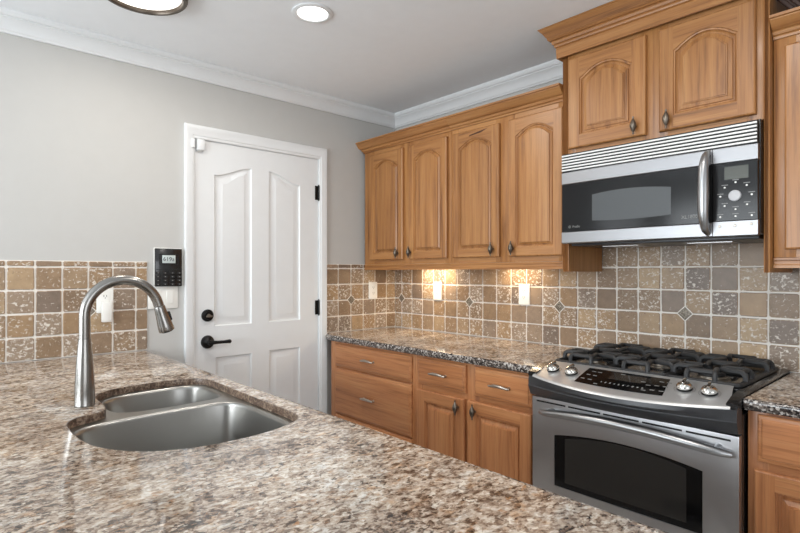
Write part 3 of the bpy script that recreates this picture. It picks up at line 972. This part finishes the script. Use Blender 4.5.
# ------------------------------------------------------------------ faucet
fx, fy = 1.074, -2.192
fc = thing('faucet', 'tall brushed nickel pull-down faucet with a gooseneck spout behind the sink', 'faucet', (fx, fy, .9145))
m = MB().lathe((fx, fy, .9145), [(.0268, 0), (.0276, .002), (.0276, .004), (.0270, .006), (.0266, .04), (.0254, .075), (.0228, .12), (.0194, .165), (.0168, .196), (.0168, .199)], 'z', 36)
m.build('body', 'nickel', fc, recalc=True, ang=40)
R = .106
zc = 1.180
pts = [(fx, fy, 1.1140), (fx, fy, 1.14), (fx, fy, zc - .02)]
a1 = math.radians(17)
for i in range(25):
    a = PI - (PI - a1) * i / 24
    pts.append((fx, fy + R + R * math.cos(a), zc + R * math.sin(a) * 1.0))
e = Vector(pts[-1]); dr = Vector((0, math.sin(a1), -math.cos(a1)))
pts += [tuple(e + dr * .01)]
m = MB().tube(pts, .0155, 20)
m.build('spout', 'nickel', fc, ang=40)
h0 = Vector(pts[-1]) + dr * .0015
def mat_along(d):
    z = d.normalized(); x = Vector((1, 0, 0)); y = z.cross(x).normalized()
    return Matrix((x, y, z)).transposed()
RT = mat_along(dr)
m = MB().lathe(h0, [(.0165, 0), (.0172, .002), (.0178, .016), (.0200, .036), (.0232, .064), (.0245, .080), (.0238, .084), (.0205, .085), (.0195, .082), (0, .082)], RT, 30)
sh = m.build('spray_head', 'nickel', fc, recalc=True, ang=40)
side = RT @ Vector((0, 1, 0))
if side.y < 0: side = -side
bc_ = h0 + dr * .040 + side * .0215
m = MB().rbox(bc_, (.014, .008, .030), RT, .002)
tag(m.build('button', 'black_matte', sh), 'black spray button')
m = MB().lathe(h0 + dr * .0845, [(.018, 0), (.0165, .003), (0, .003)], RT, 24).build('nozzle', 'black_matte', sh, recalc=True)

# ------------------------------------------------------------------ base cabinets
zb, ztop = .10, .8775
def base(label, x0, x1, drawers, doors, yf=-.61, cols=None, pulls=(), knobs=()):
    t = thing('base_cabinet', label, 'cabinet', ((x0 + x1) / 2, -.02, 0), 'oak base cabinets along the back wall')
    b = MB()
    carcass(b, x0, x1, yf + .019, -.006, zb, ztop)
    face_frame(b, x0, x1, zb, ztop, yf, yf + .019, cols)
    b.build('body', ['low_v', 'low_h'], t)
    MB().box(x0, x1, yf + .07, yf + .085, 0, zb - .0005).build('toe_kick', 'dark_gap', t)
    for (a, c, d, e_), px in zip(drawers, pulls):
        dr_ = drawer_front(t, a, c, d, e_, yf - .0195, 'low_h')
        if px: pull(dr_, px, yf - .0195, (d + e_) / 2)
    for (a, c, d, e_), kx in zip(doors, knobs):
        dd = cabinet_door(t, a, c, d, e_, yf - .0195, 0, .055, ('low_v', 'low_h'), wide=True)
        knob(dd, kx, yf - .0195, e_ - .044)
    return t
base('honey brown base cabinet with a shallow drawer over a deep drawer by the white door', .068, .8415,
     [(.130, .826, .723, .862), (.130, .826, .430, .710), (.130, .826, .130, .418)], [],
     cols=[(.15, .80, [(.15, .40), (.45, .69), (.74, .85)])], pulls=(.474, .474, .474))
base('honey brown base cabinet with two small drawers over two doors left of the stove', .8425, 1.5925,
     [(.876, 1.203, .728, .864), (1.258, 1.573, .728, .866)], [(.872, 1.196, .13, .701), (1.217, 1.573, .13, .701)],
     cols=[(.90, 1.17, [(.15, .68), (.75, .84)]), (1.28, 1.55, [(.15, .68), (.75, .84)])], pulls=(1.034, 1.416), knobs=(1.160, 1.266))
base('honey brown base cabinet right of the stove at the photo edge', 2.3640, 3.29,
     [(2.392, 2.810, .722, .868), (2.850, 3.26, .722, .868)], [(2.384, 2.810, .13, .696), (2.850, 3.26, .13, .696)],
     cols=[(2.42, 2.78, [(.15, .67), (.75, .84)]), (2.88, 3.23, [(.15, .67), (.75, .84)])], pulls=(2.60, 3.05), knobs=(2.77, 2.89))
def pen_cab(x0, x1, label):
    t = thing('base_cabinet', label, 'cabinet', ((x0 + x1) / 2, -2.0, 0))
    b = MB(); zp = .8895
    carcass(b, x0, x1, -2.36, -1.735, zb, zp)
    b.build('body', 'greige', t)
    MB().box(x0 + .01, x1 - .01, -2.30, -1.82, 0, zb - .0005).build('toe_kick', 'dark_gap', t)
pen_cab(.03, .815, 'greige cabinet under the peninsula between the sink and the grey wall')
pen_cab(1.715, 2.62, 'greige cabinet under the free end of the peninsula')
struct('trim_4', MB().box(.816, 1.714, -1.743, -1.735, 0, .8895), 'greige')
struct('trim_5', MB().box(.816, 1.714, -2.36, -2.345, 0, .8895), 'greige')

# ------------------------------------------------------------------ microwave
mw = thing('microwave', 'stainless and black over-the-range microwave between the wall cabinets', 'microwave', (1.962, -.05, 1.43))
mx0, mx1, my = 1.583, 2.340, -.400
b = MB().box(1.586, 2.3425, -.372, -.0120, 1.4455, 1.849, .003)
b.build('body', 'black', mw)
u = MB().box(1.60, 2.33, -.345, -.03, 1.4290, 1.4452, .004)
ub = u.build('base_plate', 'apron', mw)
for xx in (1.70, 2.06): MB().box(xx, xx + .16, -.25, -.12, 1.4265, 1.4288).build('grease_filter', 'steel', ub)
# vent grille
g = MB().box(mx0, mx1 - .002, -.3955, -.3725, 1.762, 1.842, 0)
vg = g.build('vent_grille', 'black_matte', mw)
n = 6
for i in range(n):
    z = 1.7655 + i * .0129
    s = MB()
    s.loops([[(x, -.3957, z), (x, -.4000, z), (x, -.4008, z + .0012), (x, -.4008, z + .0054), (x, -.4000, z + .0066), (x, -.3957, z + .0066)] for x in (mx0, mx1 - .003)], True, True, True)
    s.build('slat', 'silver', vg, recalc=True)
# door (steel bands with a dark window), control panel
def bow(x): return my - .010 * (1 - ((x - 1.962) / .379) ** 2)
def band(mb, xa, xb, z0, z1, dy=0, n=14, mi=0, e=.0):
    rows = []
    for i in range(n + 1):
        x = lin(xa, xb, i / n); y = bow(x) + dy
        rows.append([(x, my + .027, z0), (x, y + e, z0), (x, y, z0 + e), (x, y, z1 - e), (x, y + e, z1), (x, my + .027, z1)])
    mb.loops(rows, True, True, True, mi)
xs = 2.2005
dm = MB(); band(dm, mx0, xs - .0012, 1.7035, 1.7605, e=.004)
dr_ = dm.build('door', 'mw_steel', mw, recalc=True, ang=40)
dm = MB(); band(dm, mx0, xs - .0012, 1.439, 1.4925, e=.004); dm.build('door_band', 'mw_steel', dr_, recalc=True, ang=40)
gm = MB(); band(gm, mx0, xs - .0012, 1.4930, 1.7030, .0025)
dg = gm.build('window', 'mw_glass', dr_, recalc=True)
vm = MB()
rows = []
for i in range(17):
    uu = -1 + 2 * i / 16
    x = lin(1.731, 2.056, i / 16)
    rows.append([(x, bow(x) + .0020, 1.534 - .006 * (1 - uu * uu)), (x, bow(x) + .0020, 1.640 + .012 * (1 - uu * uu) + .003 * (1 - uu))])
vm.loops(rows, False)
tag(vm.build('viewing_screen', 'glass_grey', dr_, recalc=True), 'grey see-through screen of the microwave window')
lg = MB()
lo_ = MB().lathe((1.622, bow(1.622) + .0024, 1.513), [(.0062, 0), (.0062, .0006), (.0048, .0006), (.0048, 0)], '-y', 20)
lo_.build('emblem', 'ink_grey', dr_, recalc=True)
lg = MB(); text_mesh(lg, 'Profile', .014, face_y(1.655, bow(1.655) + .0020, 1.5125))
lg.build('lettering', 'ink_grey', dr_)
lg = MB(); text_mesh(lg, 'XL1800', .018, face_y(2.122, bow(2.122) + .0018, 1.519))
lg.build('lettering', 'ink_grey', dr_)
hm_ = MB()
pts, rd = [], []
for i in range(25):
    tt = i / 24
    uu = 2 * tt - 1
    pts.append((2.186 + .001 * uu, bow(2.186) + .006 - .058 * (1 - uu ** 4) ** .5 if abs(uu) < 1 else bow(2.186) + .006, lin(1.450, 1.752, tt)))
    rd.append(.0085 + .011 * (1 - uu * uu) ** .6 if abs(uu) < 1 else .0085)
hm_.tube(pts, rd, 18, up=(1, 0, 0), flat=1.0)
hn = hm_.build('handle', 'satin', dr_, ang=50)
cm = MB(); band(cm, xs + .0012, mx1, 1.7035, 1.7605, e=.003)
cp = cm.build('control_panel', 'mw_steel', mw, recalc=True, ang=40)
cm = MB(); band(cm, xs + .0012, mx1, 1.439, 1.4955, e=.003); cm.build('panel_band', 'mw_steel', cp, recalc=True, ang=40)
cg = MB(); band(cg, xs + .0012, mx1 - .001, 1.4960, 1.7030, .001)
cpan = cg.build('key_panel', 'mw_glass', cp, recalc=True)
py = bow(2.27)
MB().lathe((2.2715, bow(2.2715) + .002, 1.583), [(.0200, 0), (.0200, .007), (.0175, .010), (0, .0105)], '-y', 32).build('dial', 'dial_grey', cp, recalc=True)
dm = MB()
dm.loops([[(x, bow(x) + .0004, z) for x in [lin(2.238, 2.312, i / 6) for i in range(7)]] for z in (1.643, 1.689)], False)
dm.build('display', 'lcd_dark', cp, recalc=True)
bt = MB()
for (x, z) in ((2.239, 1.615), (2.273, 1.631), (2.307, 1.617), (2.322, 1.583), (2.308, 1.549), (2.273, 1.535), (2.239, 1.549), (2.225, 1.584), (2.225, 1.51), (2.273, 1.51), (2.322, 1.51)):
    b = MB().lathe((x, bow(x) + .002, z), [(.0034, 0), (.0034, .0022), (.0026, .003), (0, .003)], '-y', 14)
    b.build('button', 'plastic', cp, recalc=True)
    dz_ = .009
    MB().box(x - .010, x + .010, bow(x) + .0002, bow(x) + .0016, z + dz_ - .0012, z + dz_ + .0012).build('key_legend', 'ink_grey', cp)
for (x, z) in ((2.223, 1.476), (2.271, 1.477), (2.321, 1.48)):
    b = MB().lathe((x, bow(x) + .001, z), [(.0050, 0), (.0050, .002), (.004, .003), (0, .003)], '-y', 14)
    b.build('button', 'pewter', cp, recalc=True)

# ------------------------------------------------------------------ range
rg = thing('range', 'stainless slide-in gas range with black grates under the microwave', 'range', (1.979, -.33, 0))
rx0, rx1 = 1.601, 2.3575
MB().box(rx0 + .002, rx1 - .002, -.640, -.016, .02, .860, .002).box(rx0 + .002, rx1 - .002, -.555, -.016, .8605, .9145).build('body', 'black', rg)
for x in (1.64, 2.32):
    for y in (-.58, -.08): MB().lathe((x, y, 0), [(.016, 0), (.016, .006), (.009, .008), (.009, .0195)], 'z', 14).build('foot', 'black_matte', rg, recalc=True)
ct = MB().box(rx0, rx1, -.560, -.0150, .9150, .9250, .003)
ckt = ct.build('cooktop', 'black', rg)
# control panel: bowed, sloping steel
def fbow(x, k): return k * (1 - ((x - 1.979) / .38) ** 2)
NP = 24
def ctrl_pt(x, s, lift=0.0):
    """s 0 = back edge, 1 = front edge"""
    yb, zb_ = -.558 - fbow(x, .0), .9335
    yf_, zf_ = -.684 - fbow(x, .085), .8930 - fbow(x, .012)
    return Vector((x, lin(yb, yf_, s), lin(zb_, zf_, s) + .004 * math.sin(PI * s) + lift))
m = MB()
rows = []
for i in range(NP + 1):
    tt = i / NP
    # side edges slope inwards towards the back
    row = []
    for s_, lift in ((0, -.006), (0, 0), (.25, 0), (.5, 0), (.75, 0), (.95, 0), (1.0, -.001), (1.02, -.006)):
        xa = lin(1.648, 1.626, min(s_, 1)); xb = lin(2.310, 2.338, min(s_, 1))
        row.append(ctrl_pt(lin(xa, xb, tt), s_, lift))
    rows.append(row)
m.loops(rows, False)
cpn = m.build('control_panel', 'panel_steel', rg, recalc=True, ang=40)
# black support under the panel
m = MB(); rows = []
for i in range(NP + 1):
    x = lin(rx0 + .002, rx1 - .002, i / NP)
    f_ = ctrl_pt(x, 1.0, -.006)
    rows.append([(x, -.6405, .8800), (x, -.6405, .802), (x, -.676 - fbow(x, .036), .806), (x, -.690 - fbow(x, .070), .840), (x, -.692 - fbow(x, .075), .846), (x, -.690 - fbow(x, .075), .850),
                 (x, f_.y - .006, f_.z - .016), (x, f_.y - .004, f_.z - .002), (x, f_.y + .02, f_.z - .004)])
m.loops(rows, True, True, True)
m.build('apron', 'apron', rg, recalc=True, ang=30)
m = MB()
for (xa, xb) in ((rx0, 1.640), (2.325, rx1)):
    m = MB()
    m.loops([[(x, -.5605, .9150), (x, -.5605, .9250), (x, -.640, .9150), (x, -.690, .9010), (x, -.690, .8850), (x, -.640, .8850), (x, -.5605, .8850)] for x in (xa, xb)], True, True, True)
    m.build('corner_cap', 'black', rg, recalc=True)
# display
m = MB()
rows = []
for i in range(17):
    t_ = i / 16
    rows.append([ctrl_pt(lin(lin(1.814, 1.824, s_), lin(2.116, 2.150, s_), t_), s_, .0012) for s_ in (.12, .35, .6, .80)])
m.loops(rows, False)
ds = m.build('display', 'glass_black', cpn, recalc=True)
def panel_mat(x, s):
    p = ctrl_pt(x, s, .0020)
    dx = (ctrl_pt(x + .01, s) - ctrl_pt(x - .01, s)).normalized()
    dv = (ctrl_pt(x, s - .05) - ctrl_pt(x, s + .05)).normalized()
    nz = dx.cross(dv).normalized()
    dv = nz.cross(dx)
    r = Matrix((dx, dv, nz)).transposed().to_4x4()
    return Matrix.Translation(p) @ r
m = MB()
for i, ch in enumerate('1234567890'):
    m = MB(); text_mesh(m, ch, .013, panel_mat(1.918 + i * .0165, .64), depth=.0001)
    m.build('key_legend', 'pale_ink', ds)
for (x, s_) in ((1.82, .28), (1.845, .28), (1.815, .45), (1.842, .45), (1.81, .63), (1.84, .63), (1.875, .74), (2.075, .30), (2.10, .30), (2.072, .48), (2.10, .48), (2.07, .66), (2.10, .66), (2.045, .5), (2.045, .7), (1.93, .22), (2.02, .40)):
    mt = panel_mat(x + .030, s_)
    q = [mt @ Vector((a, b_, 0)) for a, b_ in ((-.008, -.003), (.008, -.003), (.008, .003), (-.008, .003))]
    MB().poly(q).build('key_legend', 'ink_grey', ds)
m = MB()
rows = [[ctrl_pt(lin(1.925, 2.05, t_ / 8), s_, .0016) for s_ in (.22, .48)] for t_ in range(9)]
m.loops(rows, False)
m.build('clock_screen', 'plastic_grey' if False else 'glass_oven', ds, recalc=True)
# knobs
def stove_knob(x, s_):
    mt = panel_mat(x, s_)
    rot = mt.to_3x3()
    c = mt.translation
    m = MB().lathe(c, [(.0245, 0), (.0245, .003), (.021, .005)], rot, 26, 1)
    m.lathe(c + rot @ Vector((0, 0, .005)), [(.0235, 0), (.0255, .003), (.0250, .008), (.020, .014), (.012, .0175), (0, .0185)], rot, 28, 0)
    m.rbox(c + rot @ Vector((0, 0, .022)), (.0100, .042, .020), rot, .003, 0)
    o = m.build('knob', ['chrome', 'black_matte'], cpn, recalc=True, ang=40)
    tag(o, 'chrome burner knob')
    k = MB()
    ar = [math.radians(-40 + j * 260 / 24) for j in range(25)]
    k.loops([[mt @ Vector((rr * math.cos(a), rr * math.sin(a), -.0008)) for a in ar] for rr in (.0315, .0327)], False)
    k.build('dial_mark', 'ink_grey', cpn)
for x, s_ in ((1.692, .56), (1.778, .53), (2.188, .46), (2.264, .52)): stove_knob(x, s_)
# burners
BC = [(1.755, -.435, .036), (1.755, -.165, .030), (2.205, -.435, .044), (2.205, -.165, .030), (1.980, -.300, .040)]
for bx, by, br in BC:
    m = MB().lathe((bx, by, .9252), [(br + .018, 0), (br + .016, .004), (br + .002, .006), (br, .012), (br - .004, .014)], 'z', 28)
    bo = m.build('burner', 'pewter', rg, recalc=True)
    MB().lathe((bx, by, .9396), [(br - .002, 0), (br, .002), (br, .006), (br - .004, .0085), (0, .0095)], 'z', 28).build('burner_cap', 'iron', bo, recalc=True)
# grates
def grate(x0, x1, y0, y1, burners):
    m = MB()
    zl, zh = .9325, .9660
    c = .02
    ring = []
    for (cx, cy, a0) in ((x1 - c, y1 - c, 0), (x0 + c, y1 - c, 90), (x0 + c, y0 + c, 180), (x1 - c, y0 + c, 270)):
        for k in range(5):
            a = math.radians(a0 + k * 22.5)
            ring.append((cx + c * math.cos(a), cy + c * math.sin(a), zl))
    ring += ring[:2]
    m.bar(ring, .017, .014)
    ym = (y0 + y1) / 2
    m.bar([(x0, ym, zl), (x1, ym, zl)], .016, .014)
    def finger(p, q, w=.011):
        """from the frame at p up and over to q (towards the burner)"""
        p = Vector((p[0], p[1], zl)); q = Vector((q[0], q[1], zh))
        d = Vector((q.x - p.x, q.y - p.y, 0)); L = d.length; d.normalize()
        r = .018
        pts = [p, p + Vector((0, 0, zh - zl - r))]
        for k in range(1, 6):
            a = math.radians(90 * k / 5)
            pts.append(p + d * (r * (1 - math.cos(a))) + Vector((0, 0, zh - zl - r + r * math.sin(a))))
        pts += [q - d * .008, q + Vector((0, 0, -.003))]
        up = d.cross(Vector((0, 0, 1)))
        m.bar(pts, .017, .016, up=tuple(up))
    for bx, by in burners:
        lo, hi = (y0, ym) if by < ym else (ym, y1)
        for dx in (-.045, .045):
            finger((bx + dx, lo), (bx + dx * .6, by - .026))
            finger((bx + dx, hi), (bx + dx * .6, by + .026))
            # tie bar between the pair: an arch seen from the front
        for dy in (-.036, .036):
            finger((x0, by + dy), (bx - .034, by + dy * .6))
            finger((x1, by + dy), (bx + .034, by + dy * .6))
        for yy in (lo, hi):
            s_ = 1 if yy == lo else -1
            m.bar([(bx - .045, yy + s_ * .013, zh - .001), (bx + .045, yy + s_ * .013, zh - .001)], .016, .016)
        for xx, sx in ((x0, 1), (x1, -1)):
            m.bar([(xx + sx * .013, by - .036, zh - .001), (xx + sx * .013, by + .036, zh - .001)], .016, .016)
    for (fx_, fy_) in ((x0 + .01, y0 + .01), (x1 - .01, y0 + .01), (x0 + .01, y1 - .01), (x1 - .01, y1 - .01)):
        m.box(fx_ - .006, fx_ + .006, fy_ - .006, fy_ + .006, .9252, .930)
    o = m.build('grate', 'iron', rg, recalc=True, ang=30)
    return o
grate(1.640, 1.868, -.545, -.060, ((1.755, -.435), (1.755, -.165)))
grate(1.872, 2.088, -.545, -.060, ((1.980, -.435), (1.980, -.165)))
grate(2.092, 2.322, -.545, -.060, ((2.205, -.435), (2.205, -.165)))
# oven door
od_y = -.664
m = MB()
x0, x1, z0, z1 = 1.603, 2.3545, .200, .7965
wn = lambda u: .026 * (1 - u * u) + .003 * u
wx0, wx1, wz0, wz1 = 1.706, 2.250, .452, .658
NW = 24
# steel face with a window opening
hole = contour(wx0, wx1, wz0, wz1, wn, NW)
outer = [(x0 + .004, z0 + .004), (x1 - .004, z0 + .004), (x1 - .004, z1 - .004), (x0 + .004, z1 - .004)]
ls = [[Vector((a, b_, 0)) for a, b_ in l] for l in (outer, hole)]
fl = [m.bm.verts.new((p.x, od_y, p.y)) for l in ls for p in l]
for t in tessellate_polygon(ls):
    a, b_, c = (fl[i] for i in t)
    ny = (b_.co - a.co).cross(c.co - a.co).y
    if abs(ny) > 1e-12: m.bm.faces.new([a, b_, c] if ny < 0 else [a, c, b_])
r = lambda q, y: [(x0 + q, y, z0 + q), (x1 - q, y, z0 + q), (x1 - q, y, z1 - q), (x0 + q, y, z1 - q)]
m.loops([r(.004, od_y), r(.001, od_y + .001), r(0, od_y + .004), r(0, -.6405)], True, False, True, flip=True)
m.loops([[(a, od_y, b_) for a, b_ in hole], [(a, od_y + .004, b_) for a, b_ in hole]], True, flip=False)
od = m.build('oven_door', 'steel', rg, ang=30)
m = MB().poly([(a, od_y + .0035, b_) for a, b_ in contour(wx0, wx1, wz0, wz1, wn, NW)])
ow = m.build('window', 'glass_black', od, recalc=True)
m = MB().poly([(a, od_y + .0028, b_) for a, b_ in contour(wx0 + .045, wx1 - .050, wz0 + .022, wz1 - .006, wn, NW)])
m.build('inner_glass', 'glass_oven', ow, recalc=True)
m = MB()
L = (2.337 - 1.618)
for i in range(5):
    a = 1.618 + i * L / 5 + .006; c = 1.618 + (i + 1) * L / 5 - .006
    b = MB().box(a, c, od_y - .0006, od_y + .001, .7765, .7830)
    b.build('vent_slot', 'black_matte', od)
m.bm.free()
m = MB()
pts, rd = [], []
for i in range(33):
    u = -1 + 2 * i / 32
    k = 1 - u * u
    pts.append((1.998 + u * .338, od_y - .020 - .050 * k ** .6, .742 + .030 * k))
    rd.append(.0135 + .0085 * k ** .5)
m.tube(pts, rd, 16, flat=.8)
for s_ in (-1, 1):
    m.tube([(1.998 + s_ * .300, od_y - .001, .750), (1.998 + s_ * .300, od_y - .034, .751)], [.013, .010], 14)
m.build('handle', 'satin', od, ang=50)
MB().box(1.603, 2.3545, -.662, -.6405, .045, .195, .004).build('drawer', 'steel', rg)

# ------------------------------------------------------------------ ceiling lights
t = thing('ceiling_light', 'large round flush ceiling light with a dark bronze rim near the top left', 'light', (.617, -1.897, CH))
MB().lathe((.617, -1.897, CH - .0005), [(.152, 0), (.162, .004), (.167, .012), (.166, .022), (.160, .028), (.149, .028), (.146, .022), (.146, .010)], '-z', 56).build('rim', 'bronze', t, recalc=True)
MB().lathe((.617, -1.897, CH - .0015), [(.144, 0), (.144, .012), (.120, .020), (.07, .026), (0, .028)], '-z', 48).build('glass_diffuser', 'lamp_glass', t, recalc=True)
l = bpy.data.lights.new('lamp', 'AREA'); l.shape = 'DISK'; l.size = .28; l.energy = 4.5; l.color = (1, .93, .84)
lo = bpy.data.objects.new('lamp', l); COL.objects.link(lo); lo.parent = t; lo.location = (0, 0, -.034)
def downlight(x, y, label, e=6):
    t = thing('downlight', label, 'light', (x, y, CH), 'recessed ceiling downlights')
    MB().lathe((x, y, CH - .0005), [(.088, 0), (.088, .004), (.084, .006), (.070, .007), (.066, .004), (.066, .001)], '-z', 44).build('trim_ring', 'white', t, recalc=True)
    MB().lathe((x, y, CH - .001), [(.0655, 0), (.0655, .003), (.05, .0045), (0, .005)], '-z', 40).build('lens', 'lens', t, recalc=True)
    l = bpy.data.lights.new('lamp', 'AREA'); l.shape = 'DISK'; l.size = .12; l.energy = e; l.color = (1, .96, .90)
    lo = bpy.data.objects.new('lamp', l); COL.objects.link(lo); lo.parent = t; lo.location = (0, 0, -.010)
downlight(.908, -1.292, 'small white recessed ceiling light right of the large ceiling light')
downlight(2.30, -1.30, 'added unseen ceiling downlight above the aisle in front of the stove', 8)  # unseen lamp, added to brighten the stove top and counters
